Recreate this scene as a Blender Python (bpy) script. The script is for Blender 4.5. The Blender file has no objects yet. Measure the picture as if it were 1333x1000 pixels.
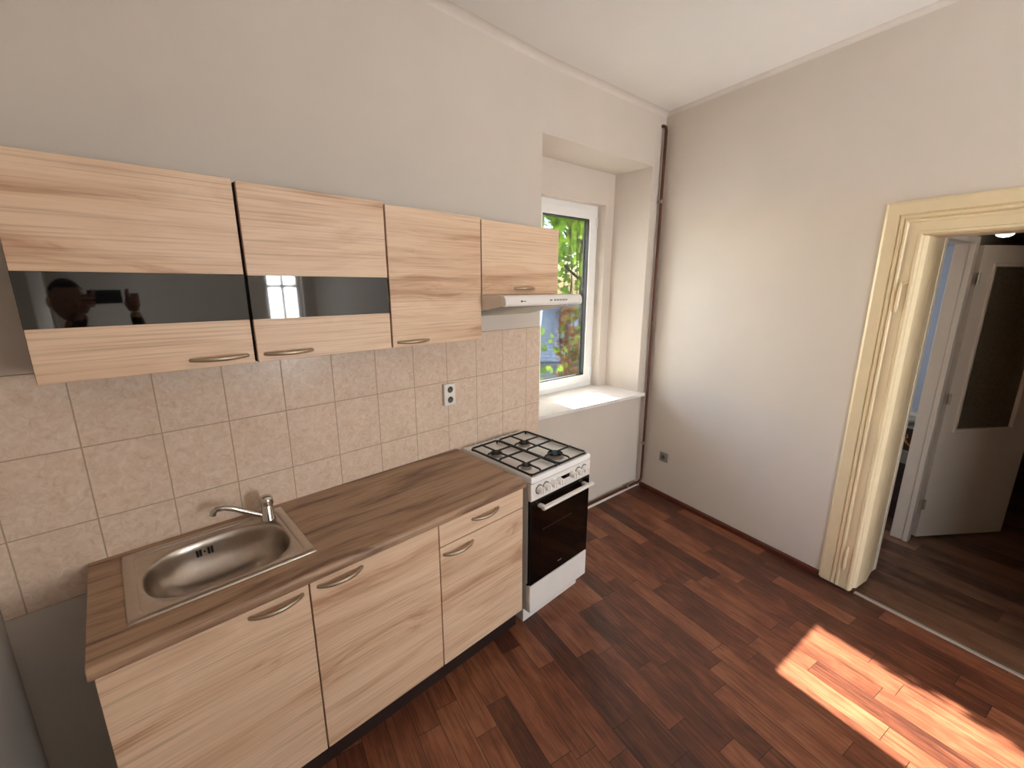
import bpy, bmesh, math, random
from math import pi, sin, cos, radians, atan2, sqrt, floor as fl
from mathutils import Vector, Matrix
random.seed(7)
S = bpy.context.scene
COL = S.collection

# ------------------------------------------------------------------ camera
CAM = (-2.0744, -1.8731, 1.7542)
YAW, PITCH, ROLL, FPX = -43.46, -13.01, 0.09, 555.94
cd = bpy.data.cameras.new('camera')
cam = bpy.data.objects.new('camera', cd); COL.objects.link(cam)
cd.sensor_fit = 'HORIZONTAL'; cd.sensor_width = 36.0; cd.lens = 36.0*FPX/1333.0
cd.clip_start = 0.02; cd.clip_end = 200
_y, _p, _r = radians(YAW), radians(PITCH), radians(ROLL)
_fw = Vector((-sin(_y)*cos(_p), cos(_y)*cos(_p), sin(_p)))
_rt = Vector((cos(_y), sin(_y), 0)); _up = _rt.cross(_fw)
_rt, _up = cos(_r)*_rt + sin(_r)*_up, -sin(_r)*_rt + cos(_r)*_up
M = Matrix((_rt, _up, -_fw)).transposed().to_4x4(); M.translation = CAM
cam.matrix_world = M
S.camera = cam

# ------------------------------------------------------------------ light and exposure
S.view_settings.view_transform = 'Standard'; S.view_settings.look = 'None'
S.view_settings.gamma = 1.0; S.view_settings.use_curve_mapping = False
S.view_settings.exposure = 0.62
try:
    S.cycles.use_denoising = True
    S.cycles.max_bounces = 10; S.cycles.diffuse_bounces = 6
    S.cycles.caustics_reflective = True; S.cycles.blur_glossy = 1.0; S.cycles.caustics_refractive = False
    S.cycles.sample_clamp_indirect = 12.0
except Exception: pass
W = bpy.data.worlds.new('sky'); S.world = W; W.use_nodes = True
nt = W.node_tree; bg = nt.nodes['Background']
sky = nt.nodes.new('ShaderNodeTexSky'); sky.sky_type = 'NISHITA'; sky.sun_disc = False
sky.sun_elevation = radians(30); sky.sun_rotation = radians(12.4); sky.air_density = 1.0; sky.dust_density = 1.0
nt.links.new(sky.outputs[0], bg.inputs[0]); bg.inputs[1].default_value = 1.1
SUN_DIR = Vector((-0.186, -0.845, -0.501)).normalized()
sl = bpy.data.lights.new('sun', 'SUN'); sl.energy = 36.0; sl.angle = radians(0.53); sl.color = (1, 0.95, 0.87)
so = bpy.data.objects.new('sun', sl); COL.objects.link(so)
so.rotation_euler = SUN_DIR.to_track_quat('-Z', 'Y').to_euler()
def area(name, loc, direction, sx, sy, power, color=(1, 1, 1)):
    l = bpy.data.lights.new(name, 'AREA'); l.shape = 'RECTANGLE'; l.size = sx; l.size_y = sy
    l.energy = power; l.color = color
    o = bpy.data.objects.new(name, l); COL.objects.link(o); o.location = loc
    o.rotation_euler = Vector(direction).to_track_quat('-Z', 'Y').to_euler()
    return o
# daylight at the mirrored street window, plus an added side lamp for fill
area('daylight_street_window', (-0.245, -5.42, 1.45), (0, 1, 0.55), 0.9, 1.7, 200, (0.97, 0.98, 1.0))
area('side_fill_lamp', (-2.78, -4.05, 1.5), (1, 0.12, 0.6), 1.3, 1.7, 40, (0.95, 0.97, 1.0))

# ------------------------------------------------------------------ helpers
def new_bm(): return bmesh.new()
def box(bm, x0, x1, y0, y1, z0, z1):
    vs = [bm.verts.new((x, y, z)) for x in (x0, x1) for y in (y0, y1) for z in (z0, z1)]
    for f in ((0,1,3,2),(4,6,7,5),(0,4,5,1),(2,3,7,6),(0,2,6,4),(1,5,7,3)):
        bm.faces.new([vs[i] for i in f])
    return vs
def prism(bm, poly, a0, a1, axis='x'):
    """extrude a 2-D polygon; axis x: poly=(y,z); axis y: poly=(x,z); axis z: poly=(x,y)"""
    def P(p, a):
        return {'x': (a, p[0], p[1]), 'y': (p[0], a, p[1]), 'z': (p[0], p[1], a)}[axis]
    A = [bm.verts.new(P(p, a0)) for p in poly]; B = [bm.verts.new(P(p, a1)) for p in poly]
    n = len(poly)
    bm.faces.new(A[::-1]); bm.faces.new(B)
    for i in range(n): bm.faces.new((A[i], A[(i+1) % n], B[(i+1) % n], B[i]))
def tube(bm, pts, r, n=10, closed=False, flat=1.0, up=(0, 0, 1)):
    pts = [Vector(p) for p in pts]; m = len(pts); rings = []
    rs = r if isinstance(r, (list, tuple)) else [r]*m
    prev = None
    for i, p in enumerate(pts):
        if closed: t = pts[(i+1) % m] - pts[i-1]
        else: t = pts[min(i+1, m-1)] - pts[max(i-1, 0)]
        t.normalize()
        u = Vector(up) if prev is None else prev
        u = u - t*u.dot(t)
        if u.length < 1e-4: u = Vector((1, 0, 0)) - t*t.x
        if u.length < 1e-4: u = Vector((0, 1, 0))
        u.normalize(); prev = u; w = t.cross(u)
        rings.append([bm.verts.new(p + u*rs[i]*cos(2*pi*k/n)*flat + w*rs[i]*sin(2*pi*k/n)) for k in range(n)])
    for i in range(m if closed else m-1):
        a, b = rings[i], rings[(i+1) % m]
        for k in range(n): bm.faces.new((a[k], a[(k+1) % n], b[(k+1) % n], b[k]))
    if not closed:
        bm.faces.new(rings[0][::-1]); bm.faces.new(rings[-1])
def lathe(bm, prof, c=(0, 0, 0), n=24, axis='z', cap=True):
    rings = []
    for (r, h) in prof:
        ring = []
        for k in range(n):
            a = 2*pi*k/n; x, y = r*cos(a), r*sin(a)
            v = {'z': (x, y, h), 'y': (x, h, -y), 'x': (h, x, y)}[axis]
            ring.append(bm.verts.new(Vector(c)+Vector(v)))
        rings.append(ring)
    for i in range(len(rings)-1):
        a, b = rings[i], rings[i+1]
        for k in range(n): bm.faces.new((a[k], a[(k+1) % n], b[(k+1) % n], b[k]))
    if cap: bm.faces.new(rings[0][::-1]); bm.faces.new(rings[-1])
def sphere(bm, c, r, n=16, sc=(1, 1, 1)):
    g = bmesh.ops.create_uvsphere(bm, u_segments=n, v_segments=max(8, n//2), radius=r)
    for v in g['verts']: v.co = Vector((v.co.x*sc[0], v.co.y*sc[1], v.co.z*sc[2])) + Vector(c)
def obj(name, bm, m, parent=None, bevel=0, smooth=False, seg=2, angle=40, loc=None, rotz=0):
    bmesh.ops.recalc_face_normals(bm, faces=bm.faces)
    me = bpy.data.meshes.new(name); bm.to_mesh(me); bm.free()
    o = bpy.data.objects.new(name, me); COL.objects.link(o)
    for mm in (m if isinstance(m, (list, tuple)) else [m]): me.materials.append(mm)
    if parent is not None: o.parent = parent
    if loc is not None: o.location = loc
    o.rotation_euler.z = rotz
    if bevel:
        b = o.modifiers.new('bevel', 'BEVEL'); b.width = bevel; b.segments = seg; b.limit_method = 'ANGLE'; b.angle_limit = radians(40)
    if smooth or bevel:
        for p in me.polygons: p.use_smooth = True
        bm2 = bmesh.new(); bm2.from_mesh(me)
        for e in bm2.edges:
            if len(e.link_faces) == 2 and e.calc_face_angle(0) > radians(angle): e.smooth = False
        bm2.to_mesh(me); bm2.free()
    return o
def tag(o, label, cat, group=None, kind=None):
    o['label'] = label; o['category'] = cat
    if group: o['group'] = group
    if kind: o['kind'] = kind
    return o
def thing(name, label, cat, loc=(0, 0, 0), rotz=0, group=None, kind=None):
    o = bpy.data.objects.new(name, None); COL.objects.link(o); o.empty_display_size = 0.05
    o.location = loc; o.rotation_euler.z = rotz
    return tag(o, label, cat, group, kind)
def struct(name, bm, m, label, cat, **k):
    o = obj(name, bm, m, **k); return tag(o, label, cat, kind='structure')

# ------------------------------------------------------------------ materials
def lin(c):
    if isinstance(c, str):
        c = [int(c[i:i+2], 16)/255 for i in (0, 2, 4)]
    return tuple((x/12.92 if x <= 0.04045 else ((x+0.055)/1.055)**2.4) for x in c) + (1,)
class NT:
    def __init__(s, name):
        s.m = bpy.data.materials.new(name); s.m.use_nodes = True; s.t = s.m.node_tree
        s.b = s.t.nodes['Principled BSDF']
    def n(s, typ, **k):
        o = s.t.nodes.new(typ)
        for a, v in k.items(): setattr(o, a, v)
        return o
    def l(s, a, b): s.t.links.new(a, b)
    def math(s, op, a, b=None, c=None):
        o = s.n('ShaderNodeMath', operation=op)
        for i, v in enumerate((a, b, c)):
            if v is None: continue
            if hasattr(v, 'is_linked'): s.l(v, o.inputs[i])
            else: o.inputs[i].default_value = v
        return o.outputs[0]
    def coords(s, scale=(1, 1, 1), rnd=True, src='Object'):
        tc = s.n('ShaderNodeTexCoord'); mp = s.n('ShaderNodeMapping'); mp.inputs['Scale'].default_value = scale
        out = tc.outputs[src]
        if rnd:
            oi = s.n('ShaderNodeObjectInfo'); va = s.n('ShaderNodeVectorMath', operation='ADD')
            cx = s.n('ShaderNodeCombineXYZ'); mu = s.math('MULTIPLY', oi.outputs['Random'], 17.0)
            s.l(mu, cx.inputs[0]); s.l(mu, cx.inputs[2]); s.l(out, va.inputs[0]); s.l(cx.outputs[0], va.inputs[1]); out = va.outputs[0]
        s.l(out, mp.inputs[0]); return mp.outputs[0]
    def noise(s, vec, scale=1, detail=4, rough=0.6, dist=0):
        o = s.n('ShaderNodeTexNoise'); o.inputs['Scale'].default_value = scale; o.inputs['Detail'].default_value = detail
        o.inputs['Roughness'].default_value = rough; o.inputs['Distortion'].default_value = dist
        if vec is not None: s.l(vec, o.inputs['Vector'])
        return o.outputs['Fac']
    def ramp(s, fac, stops):
        o = s.n('ShaderNodeValToRGB'); e = o.color_ramp.elements
        while len(e) < len(stops): e.new(0.5)
        for i, (p, c) in enumerate(stops): e[i].position = p; e[i].color = c
        s.l(fac, o.inputs[0]); return o.outputs[0]
    def mix(s, fac, a, b, mode='MIX'):
        o = s.n('ShaderNodeMix', data_type='RGBA', blend_type=mode)
        for sock, v in ((o.inputs[0], fac), (o.inputs[6], a), (o.inputs[7], b)):
            if hasattr(v, 'is_linked'): s.l(v, sock)
            else: sock.default_value = v
        return o.outputs[2]
    def bump(s, h, strength=0.2, dist=0.01):
        o = s.n('ShaderNodeBump'); o.inputs['Strength'].default_value = strength; o.inputs['Distance'].default_value = dist
        s.l(h, o.inputs['Height']); s.l(o.outputs[0], s.b.inputs['Normal'])
    def set(s, color=None, rough=None, metal=None, **k):
        if color is not None:
            if hasattr(color, 'is_linked'): s.l(color, s.b.inputs['Base Color'])
            else: s.b.inputs['Base Color'].default_value = color
        if rough is not None:
            if hasattr(rough, 'is_linked'): s.l(rough, s.b.inputs['Roughness'])
            else: s.b.inputs['Roughness'].default_value = rough
        if metal is not None: s.b.inputs['Metallic'].default_value = metal
        for a, v in k.items(): s.b.inputs[a.replace('_', ' ')].default_value = v
        return s
def plain(name, color, rough=0.5, metal=0, var=0.06, nscale=14, bump=0, bscale=200, **k):
    t = NT(name); c = lin(color) if isinstance(color, str) else color
    v = t.coords((1, 1, 1))
    nz = t.noise(v, nscale, 3)
    a = tuple(x*(1-var) for x in c[:3])+(1,); b = tuple(min(1, x*(1+var)) for x in c[:3])+(1,)
    t.set(t.ramp(nz, [(0.3, a), (0.7, b)]), rough, metal, **k)
    if bump: t.bump(t.noise(v, bscale, 3), bump, 0.002)
    return t.m
def wood(name, light, mid, dark, sx=0.9, sz=9, fine=55, rough=0.45, streak=(0.40, 0.62), lean=0.0):
    t = NT(name)
    v = t.coords((sx, sz, sz))
    wob = t.noise(t.coords((1.1, 2.2, 2.2)), 1.0, 2)
    sh = t.n('ShaderNodeVectorMath', operation='ADD'); cx = t.n('ShaderNodeCombineXYZ')
    k = t.math('MULTIPLY', wob, 2.2); t.l(k, cx.inputs[2]); t.l(k, cx.inputs[1]); t.l(v, sh.inputs[0]); t.l(cx.outputs[0], sh.inputs[1])
    broad = t.noise(sh.outputs[0], 1.0, 5, 0.62, 0.25)
    fn = t.noise(t.coords((1.1, fine, fine)), 1.6, 3, 0.6, 0.1)
    base = t.ramp(broad, [(streak[0]-0.06, lin(dark)), (streak[0]+0.02, lin(mid)), (streak[1]-0.08, lin(light)), (streak[1]+0.1, lin(mid))])
    fcol = t.ramp(fn, [(0.34, (0.70, 0.64, 0.60, 1)), (0.50, (1, 1, 1, 1))])
    t.set(t.mix(0.75, base, fcol, 'MULTIPLY'), rough)
    t.bump(fn, 0.08, 0.001)
    return t.m
M_wall = plain('white_wall_paint', 'D4CABF', 0.85, var=0.025, nscale=2.2, bump=0.25, bscale=160)
M_ceil = plain('ceiling_paint', 'ECEAE6', 0.9, var=0.02, nscale=2)
M_lwall = M_wall
M_door = wood('light_ash_laminate', 'E8CBAD', 'DCBA9A', 'C09778', sx=0.55, sz=10, fine=95)
M_gapshade = plain('gap_shade', '14110F', 0.7)
M_carc = plain('carcass_gap_shade', '33261D', 0.6)  # carcass coloured dark to paint the shade seen in the door gaps
M_top = wood('oak_worktop', 'B49478', '9D7E65', '745848', sx=1.3, sz=17, fine=90, rough=0.42, streak=(0.42, 0.62))
M_plinth = plain('dark_brown_plinth', '2A1A14', 0.5)
M_handle = plain('brushed_bronze_nickel', 'BDAE99', 0.42, 1.0, var=0.08)
M_steel = plain('brushed_steel', 'BFB5AA', 0.28, 1.0, var=0.05, nscale=60, bump=0.05, bscale=400)
M_chrome = plain('chrome', 'D0CBC4', 0.09, 1.0, var=0.02)
M_enamel = plain('white_enamel', 'ECE8E4', 0.12, var=0.015)
M_wplast = plain('white_plastic', 'EFEAE4', 0.38, var=0.015)
M_upvc = plain('white_upvc', 'F1F1EF', 0.3, var=0.01)
M_cast = plain('black_cast_iron', '121112', 0.45, var=0.2, nscale=60)
M_burn = plain('burner_aluminium', 'A39C94', 0.42, 0.4)
M_cap = plain('burner_cap_black', '1E1A18', 0.5)
M_capt = plain('burner_cap_sheen', '16181A', 0.06)
M_bglass = plain('black_oven_glass', '040404', 0.05, var=0.1)
M_oven = plain('oven_window_glass', '0B0705', 0.06, var=0.3, nscale=4)
M_gstrip = plain('black_glass_strip', '0B0A0A', 0.03, var=0.05, IOR=1.75)
M_gasket = plain('black_rubber_gasket', '0D0E10', 0.5)
M_casing = plain('cream_gloss_paint', 'E0CDA9', 0.35, var=0.04, nscale=7, bump=0.08, bscale=60)
M_halldoor = plain('hall_door_paint', 'CDBFAF', 0.38, var=0.04, nscale=5)
M_pipe = plain('brown_pipe_paint', '5C3323', 0.35, 0.2, var=0.15, nscale=8)
M_clamp = plain('pipe_clamp_metal', 'A99C8C', 0.4, 0.8)
M_skirt = plain('dark_red_skirting', '5A2A1C', 0.45, var=0.2, nscale=10)
M_grey = plain('grey_plastic', '84817B', 0.45)
M_dark = plain('dark_hole', '0B0A0A', 0.7)
M_strip = plain('aluminium_strip', 'BDB9B2', 0.4, 0.6)
M_blue = plain('blue_bedroom_wall', 'A9B2C2', 0.85, var=0.03)
M_cloth = plain('dark_jacket', '231E1D', 0.85)
M_jeans = plain('dark_jeans', '1D2230', 0.85)
M_skin = plain('skin', 'B98A70', 0.55)
M_hair = plain('short_dark_hair', '1B1512', 0.7)
M_shoe = plain('black_shoe', '151414', 0.6)
M_phone = plain('phone_black', '0C0C0D', 0.15)

def tile_material():
    t = NT('mottled_beige_tiles'); tc = t.n('ShaderNodeTexCoord'); sp = t.n('ShaderNodeSeparateXYZ'); t.l(tc.outputs['Object'], sp.inputs[0])
    X = t.math('DIVIDE', t.math('ADD', sp.outputs[0], 2.395+2.0), 0.2005)
    Z = t.math('DIVIDE', t.math('SUBTRACT', sp.outputs[2], 0.7515), 0.2492)
    fx = t.math('FRACT', X); fz = t.math('FRACT', Z); ix = t.math('FLOOR', X); iz = t.math('FLOOR', Z)
    ex = t.math('MULTIPLY', t.math('MINIMUM', fx, t.math('SUBTRACT', 1.0, fx)), 0.2005)
    ez = t.math('MULTIPLY', t.math('MINIMUM', fz, t.math('SUBTRACT', 1.0, fz)), 0.2492)
    e = t.math('MINIMUM', ex, ez)
    g = t.n('ShaderNodeMapRange'); g.inputs[1].default_value = 0.0014; g.inputs[2].default_value = 0.0026; t.l(e, g.inputs[0]); G = g.outputs[0]
    cx = t.n('ShaderNodeCombineXYZ'); t.l(ix, cx.inputs[0]); t.l(iz, cx.inputs[1])
    wn = t.n('ShaderNodeTexWhiteNoise', noise_dimensions='2D'); t.l(cx.outputs[0], wn.inputs['Vector'])
    off = t.n('ShaderNodeVectorMath', operation='MULTIPLY_ADD'); off.inputs[1].default_value = (9, 9, 9)
    t.l(wn.outputs['Color'], off.inputs[0]); t.l(tc.outputs['Object'], off.inputs[2])
    n1 = t.noise(off.outputs[0], 38, 8, 0.75, 0.9); n2 = t.noise(off.outputs[0], 6, 3)
    col = t.ramp(n1, [(0.28, lin('C7AC94')), (0.42, lin('DBC2AB')), (0.56, lin('E4CFBC')), (0.74, lin('EEDDCE'))])
    col = t.mix(0.35, col, t.ramp(n2, [(0.3, (0.86, 0.83, 0.80, 1)), (0.7, (1, 1, 1, 1))]), 'MULTIPLY')
    col = t.mix(G, lin('AE9880'), col)
    rg = t.n('ShaderNodeMapRange'); rg.inputs[3].default_value = 0.8; rg.inputs[4].default_value = 0.22; t.l(G, rg.inputs[0])
    t.set(col, rg.outputs[0]); t.bump(t.math('ADD', G, t.math('MULTIPLY', n1, 0.15)), 0.35, 0.002)
    return t.m
M_tile = tile_material()
def plank_material(name, pw, ramp, L0=0.38, L1=0.34, gap=0.0013, rough=0.36, grain=(3.0, 60, 1)):
    t = NT(name); tc = t.n('ShaderNodeTexCoord'); sp = t.n('ShaderNodeSeparateXYZ'); t.l(tc.outputs['Object'], sp.inputs[0])
    Yn = t.math('DIVIDE', t.math('ADD', sp.outputs[1], 20.0), pw); row = t.math('FLOOR', Yn); fy = t.math('FRACT', Yn)
    w1 = t.n('ShaderNodeTexWhiteNoise', noise_dimensions='1D'); t.l(row, w1.inputs['W'])
    w2 = t.n('ShaderNodeTexWhiteNoise', noise_dimensions='1D'); t.l(t.math('ADD', row, 113.7), w2.inputs['W'])
    L = t.math('ADD', t.math('MULTIPLY', w2.outputs['Value'], L1), L0)
    Xn = t.math('ADD', t.math('DIVIDE', t.math('ADD', sp.outputs[0], 20.0), L), t.math('MULTIPLY', w1.outputs['Value'], 7.3))
    idx = t.math('FLOOR', Xn); fx = t.math('FRACT', Xn)
    cx = t.n('ShaderNodeCombineXYZ'); t.l(row, cx.inputs[0]); t.l(idx, cx.inputs[1])
    wp = t.n('ShaderNodeTexWhiteNoise', noise_dimensions='2D'); t.l(cx.outputs[0], wp.inputs['Vector'])
    ey = t.math('MULTIPLY', t.math('MINIMUM', fy, t.math('SUBTRACT', 1.0, fy)), pw)
    ex = t.math('MULTIPLY', t.math('MINIMUM', fx, t.math('SUBTRACT', 1.0, fx)), L)
    g = t.n('ShaderNodeMapRange'); g.inputs[1].default_value = gap*0.4; g.inputs[2].default_value = gap*1.4; t.l(t.math('MINIMUM', ex, ey), g.inputs[0])
    off = t.n('ShaderNodeVectorMath', operation='MULTIPLY_ADD'); off.inputs[1].default_value = (13, 13, 13)
    t.l(wp.outputs['Color'], off.inputs[0]); t.l(tc.outputs['Object'], off.inputs[2])
    mp = t.n('ShaderNodeMapping'); mp.inputs['Scale'].default_value = grain; t.l(off.outputs[0], mp.inputs[0])
    gr = t.noise(mp.outputs[0], 1.5, 5, 0.65, 0.4)
    mp2 = t.n('ShaderNodeMapping'); mp2.inputs['Scale'].default_value = (5, 12, 1); t.l(off.outputs[0], mp2.inputs[0])
    kn = t.noise(mp2.outputs[0], 1.0, 3, 0.6, 0.6)
    mixv = t.math('ADD', t.math('MULTIPLY', wp.outputs['Value'], 0.36), t.math('ADD', t.math('MULTIPLY', gr, 0.75), t.math('MULTIPLY', kn, 0.60)))
    col = t.ramp(t.math('MULTIPLY', mixv, 0.73), ramp)
    col = t.mix(g.outputs[0], tuple(x*0.35 for x in ramp[0][1][:3])+(1,), col)
    t.set(col, rough); t.bump(t.math('ADD', t.math('MULTIPLY', gr, 0.25), g.outputs[0]), 0.12, 0.001)
    return t.m
M_floor = plank_material('mahogany_plank_floor', 0.0975, [(0.43, lin('40241B')), (0.57, lin('603626')), (0.68, lin('7A4832')), (0.82, lin('936044'))])
M_hfloor = plank_material('hall_plank_floor', 0.15, [(0.45, lin('3F2A1F')), (0.6, lin('644534')), (0.8, lin('805D47'))], 0.7, 0.5, 0.0010)

def glass_mat(name, tint=(1, 1, 1, 1), rough=0.0, ior=1.45):
    t = NT(name); out = t.t.nodes['Material Output']
    tr = t.n('ShaderNodeBsdfTransparent'); tr.inputs[0].default_value = tint
    gl = t.n('ShaderNodeBsdfGlossy'); gl.inputs['Roughness'].default_value = rough
    fr = t.n('ShaderNodeFresnel'); fr.inputs[0].default_value = ior
    nz = t.noise(t.coords((1, 1, 1)), 3, 2); mx = t.n('ShaderNodeMixShader')
    t.l(t.math('MULTIPLY', fr.outputs[0], t.math('ADD', t.math('MULTIPLY', nz, 0.1), 0.9)), mx.inputs[0])
    t.l(tr.outputs[0], mx.inputs[1]); t.l(gl.outputs[0], mx.inputs[2]); t.l(mx.outputs[0], out.inputs[0])
    return t.m
M_glass = glass_mat('clear_window_glass', (0.97, 0.98, 0.98, 1))
def frosted():
    t = NT('frosted_pattern_glass'); v = t.coords((1, 1, 1)); nz = t.noise(v, 90, 2)
    t.set(t.ramp(nz, [(0.3, lin('6E6250')), (0.7, lin('8E806A'))]), 0.3, Transmission_Weight=0.55, IOR=1.3)
    t.bump(nz, 0.6, 0.004); return t.m
M_frost = frosted()
def emis(name, color, strength):
    t = NT(name); t.set(lin(color), 0.3); t.b.inputs['Emission Color'].default_value = lin(color); t.b.inputs['Emission Strength'].default_value = strength
    return t.m
M_lamp = emis('lit_lamp_glass', 'FFF6E8', 1.7)

# ------------------------------------------------------------------ frames of the slightly skewed old walls
WO = Vector((-0.058, 0, 0)); WA = radians(-4.0); WX = Vector((cos(WA), sin(WA), 0)); WY = Vector((-sin(WA), cos(WA), 0))
RO = WO + WX*1.265; RA = atan2(-1, -0.215); RX = Vector((cos(RA), sin(RA), 0)); RY = Vector((-sin(RA), cos(RA), 0))
def wf(x, y, z=0): return WO + WX*x + WY*y + Vector((0, 0, z))
def rf(x, y, z=0): return RO + RX*x + RY*y + Vector((0, 0, z))
H = 3.0; LX = -2.44; BY = -5.0

# ------------------------------------------------------------------ room shell
def poly_slab(bm, pts, z0, z1): prism(bm, [(p[0], p[1]) for p in pts], z0, z1, 'z')
bm = new_bm()
inv = Matrix.Rotation(-RA, 4, 'Z') @ Matrix.Translation(-RO)
fl_pts = [Vector((LX-0.2, BY-0.2, 0)), rf(5.3, 0.024), rf(0, 0.024), wf(1.30, 0.2), wf(0, 0.2), Vector((LX-0.2, 0.2, 0))]
poly_slab(bm, [inv @ p for p in fl_pts], -0.12, 0)
struct('floor', bm, M_floor, 'reddish brown wood plank floor of the kitchen', 'floor', loc=RO, rotz=RA)
bm = new_bm(); box(bm, LX-0.3, WO.x, 0, 0.46, -0.1, 3.2)
struct('wall_kitchen', bm, M_wall, 'white painted wall behind the kitchen units', 'wall')
bm = new_bm()
box(bm, 0, 1.245, 0.03, 0.55, -0.1, 0.862)
box(bm, 1.245, 1.7, 0.0, 0.55, -0.1, 0.862)
box(bm, 1.13, 1.7, 0, 0.55, 0.862, 2.62)
box(bm, -0.02, 1.7, 0, 0.55, 2.62, 3.2)
box(bm, -0.03, 0.29, 0.34, 0.55, 0.862, 2.62)
box(bm, 1.031, 1.13, 0.34, 0.55, 0.862, 2.62)
box(bm, 0.29, 1.031, 0.34, 0.55, 2.383, 2.62)
struct('wall_window', bm, M_wall, 'white wall with the deep window niche beside the cooker', 'wall', loc=WO, rotz=WA)
OX0, OX1, OZ = 1.60, 2.52, 2.03
bm = new_bm()
box(bm, -0.25, OX0, 0, 0.355, -0.1, 3.2); box(bm, OX1, 5.6, 0, 0.355, -0.1, 3.2); box(bm, OX0, OX1, 0, 0.355, OZ, 3.2)
struct('wall_right', bm, M_wall, 'plain white wall with the open doorway to the hall', 'wall', loc=RO, rotz=RA)
bm = new_bm()
box(bm, LX-0.3, LX, -3.4, 0.0, -0.1, 3.2); box(bm, LX-0.3, LX, BY-0.3, -4.7, -0.1, 3.2)
box(bm, LX-0.3, LX, -4.7, -3.4, -0.1, 0.8); box(bm, LX-0.3, LX, -4.7, -3.4, 2.4, 3.2)
struct('wall_left', bm, M_wall, 'white wall at the left end of the kitchen units', 'wall')
bm = new_bm()
box(bm, LX-0.3, -0.47, BY-0.35, BY, -0.1, 3.2); box(bm, -0.02, 0.8, BY-0.35, BY, -0.1, 3.2)
box(bm, -0.47, -0.02, BY-0.35, BY, -0.1, 0.85); box(bm, -0.47, -0.02, BY-0.35, BY, 2.3, 3.2)
struct('wall_front', bm, M_wall, 'white wall behind the photographer with a narrow window', 'wall')
# ceiling with soft plaster coves
bm = new_bm()
poly_slab(bm, [Vector((LX-0.2, BY-0.3, 0)), rf(5.3, 0.2), rf(-0.2, 0.2), wf(1.5, 0.3), Vector((LX-0.2, 0.3, 0))], H, H+0.15)
def cove(bm, a, b, nrm, r):
    n = 9; prev = None
    for i in range(n+1):
        t = pi/2*i/n
        off = r*(1-sin(t)); dz = r*(1-cos(t))
        p = [Vector(q) + Vector(nrm)*off + Vector((0, 0, H - dz)) for q in (a, b)]
        cur = [bm.verts.new(v) for v in p]
        if prev: bm.faces.new((prev[0], prev[1], cur[1], cur[0])).material_index = 1
        prev = cur
cove(bm, (LX, 0.001, 0), (WO.x+0.02, 0.001, 0), (0, -1, 0), 0.04)
cove(bm, wf(-0.01, 0.001), wf(1.265, 0.001), -WY, 0.04)
cove(bm, rf(-0.02, 0.001), rf(5.05, 0.001), -RY, 0.03)
struct('ceiling', bm, [M_ceil, plain('cove_paint', 'DAD2C9', 0.88, var=0.02)], 'white ceiling with softly rounded plaster edges', 'ceiling', smooth=True, angle=60)
# skirtings
bm = new_bm(); prism(bm, [(0, 0), (-0.012, 0), (-0.012, 0.030), (-0.006, 0.040), (0, 0.040)], 0.0, 1.455)
struct('baseboard_right', bm, M_skirt, 'low dark red-brown skirting along the plain white wall', 'skirting', loc=RO, rotz=RA)
bm = new_bm(); prism(bm, [(0.03, 0), (0.012, 0), (0.012, 0.008), (0.018, 0.014), (0.03, 0.014)], 0.3, 1.245)
struct('baseboard_window', bm, M_wplast, 'thin white skirting under the window', 'skirting', loc=WO, rotz=WA)
# tiles
bm = new_bm(); box(bm, LX+0.004, -0.060, -0.008, 0.002, 0.7515, 1.499)
struct('trim_1', bm, M_tile, 'mottled beige tiled splashback between worktop and wall cabinets', 'tiles')

# ------------------------------------------------------------------ window in the niche
win = thing('window_1', 'white plastic window at the back of the niche, ivy outside', 'window', WO, WA, kind='structure')
def frame_bm(x0, x1, z0, z1, t, y0, y1):
    bm = new_bm()
    o = [(x0, z0), (x1, z0), (x1, z1), (x0, z1)]; i = [(x0+t, z0+t), (x1-t, z0+t), (x1-t, z1-t), (x0+t, z1-t)]
    V = {}
    for nm, L in (('o', o), ('i', i)):
        for k, (x, z) in enumerate(L):
            for yy in (0, 1): V[nm, k, yy] = bm.verts.new((x, (y0, y1)[yy], z))
    for k in range(4):
        j = (k+1) % 4
        bm.faces.new((V['o',k,0], V['o',j,0], V['i',j,0], V['i',k,0])); bm.faces.new((V['o',k,1], V['i',k,1], V['i',j,1], V['o',j,1]))
        bm.faces.new((V['o',k,0], V['o',k,1], V['o',j,1], V['o',j,0])); bm.faces.new((V['i',k,0], V['i',j,0], V['i',j,1], V['i',k,1]))
    return bm
obj('frame', frame_bm(0.285, 1.035, 0.885, 2.386, 0.052, 0.425, 0.49), M_upvc, win, bevel=0.004)
obj('sash', frame_bm(0.325, 0.995, 0.925, 2.346, 0.072, 0.405, 0.475), M_upvc, win, bevel=0.006)
obj('gasket', frame_bm(0.393, 0.927, 0.993, 2.278, 0.011, 0.418, 0.462), M_gasket, win)
bm = new_bm(); box(bm, 0.40, 0.92, 0.436, 0.440, 1.0, 2.27); obj('pane', bm, M_glass, win)
for z in (1.02, 2.25):
    bm = new_bm(); tube(bm, [(1.000, 0.404, z-0.04), (1.000, 0.404, z+0.04)], 0.007); obj('hinge', bm, M_upvc, win, smooth=True)
# window sill board
bm = new_bm()
poly = [(0.004, 0.44), (0.004, 0.012), (0.085, 0.004), (1.142, -0.066), (1.158, -0.050), (1.135, 0.002), (1.128, 0.012), (1.128, 0.44)]
prism(bm, poly, 0.862, 0.888, 'z')
sill = obj('trim_2', bm, M_enamel, bevel=0.003, loc=WO, rotz=WA); tag(sill, 'white window sill board lit by the sun', 'window sill', kind='structure')

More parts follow.
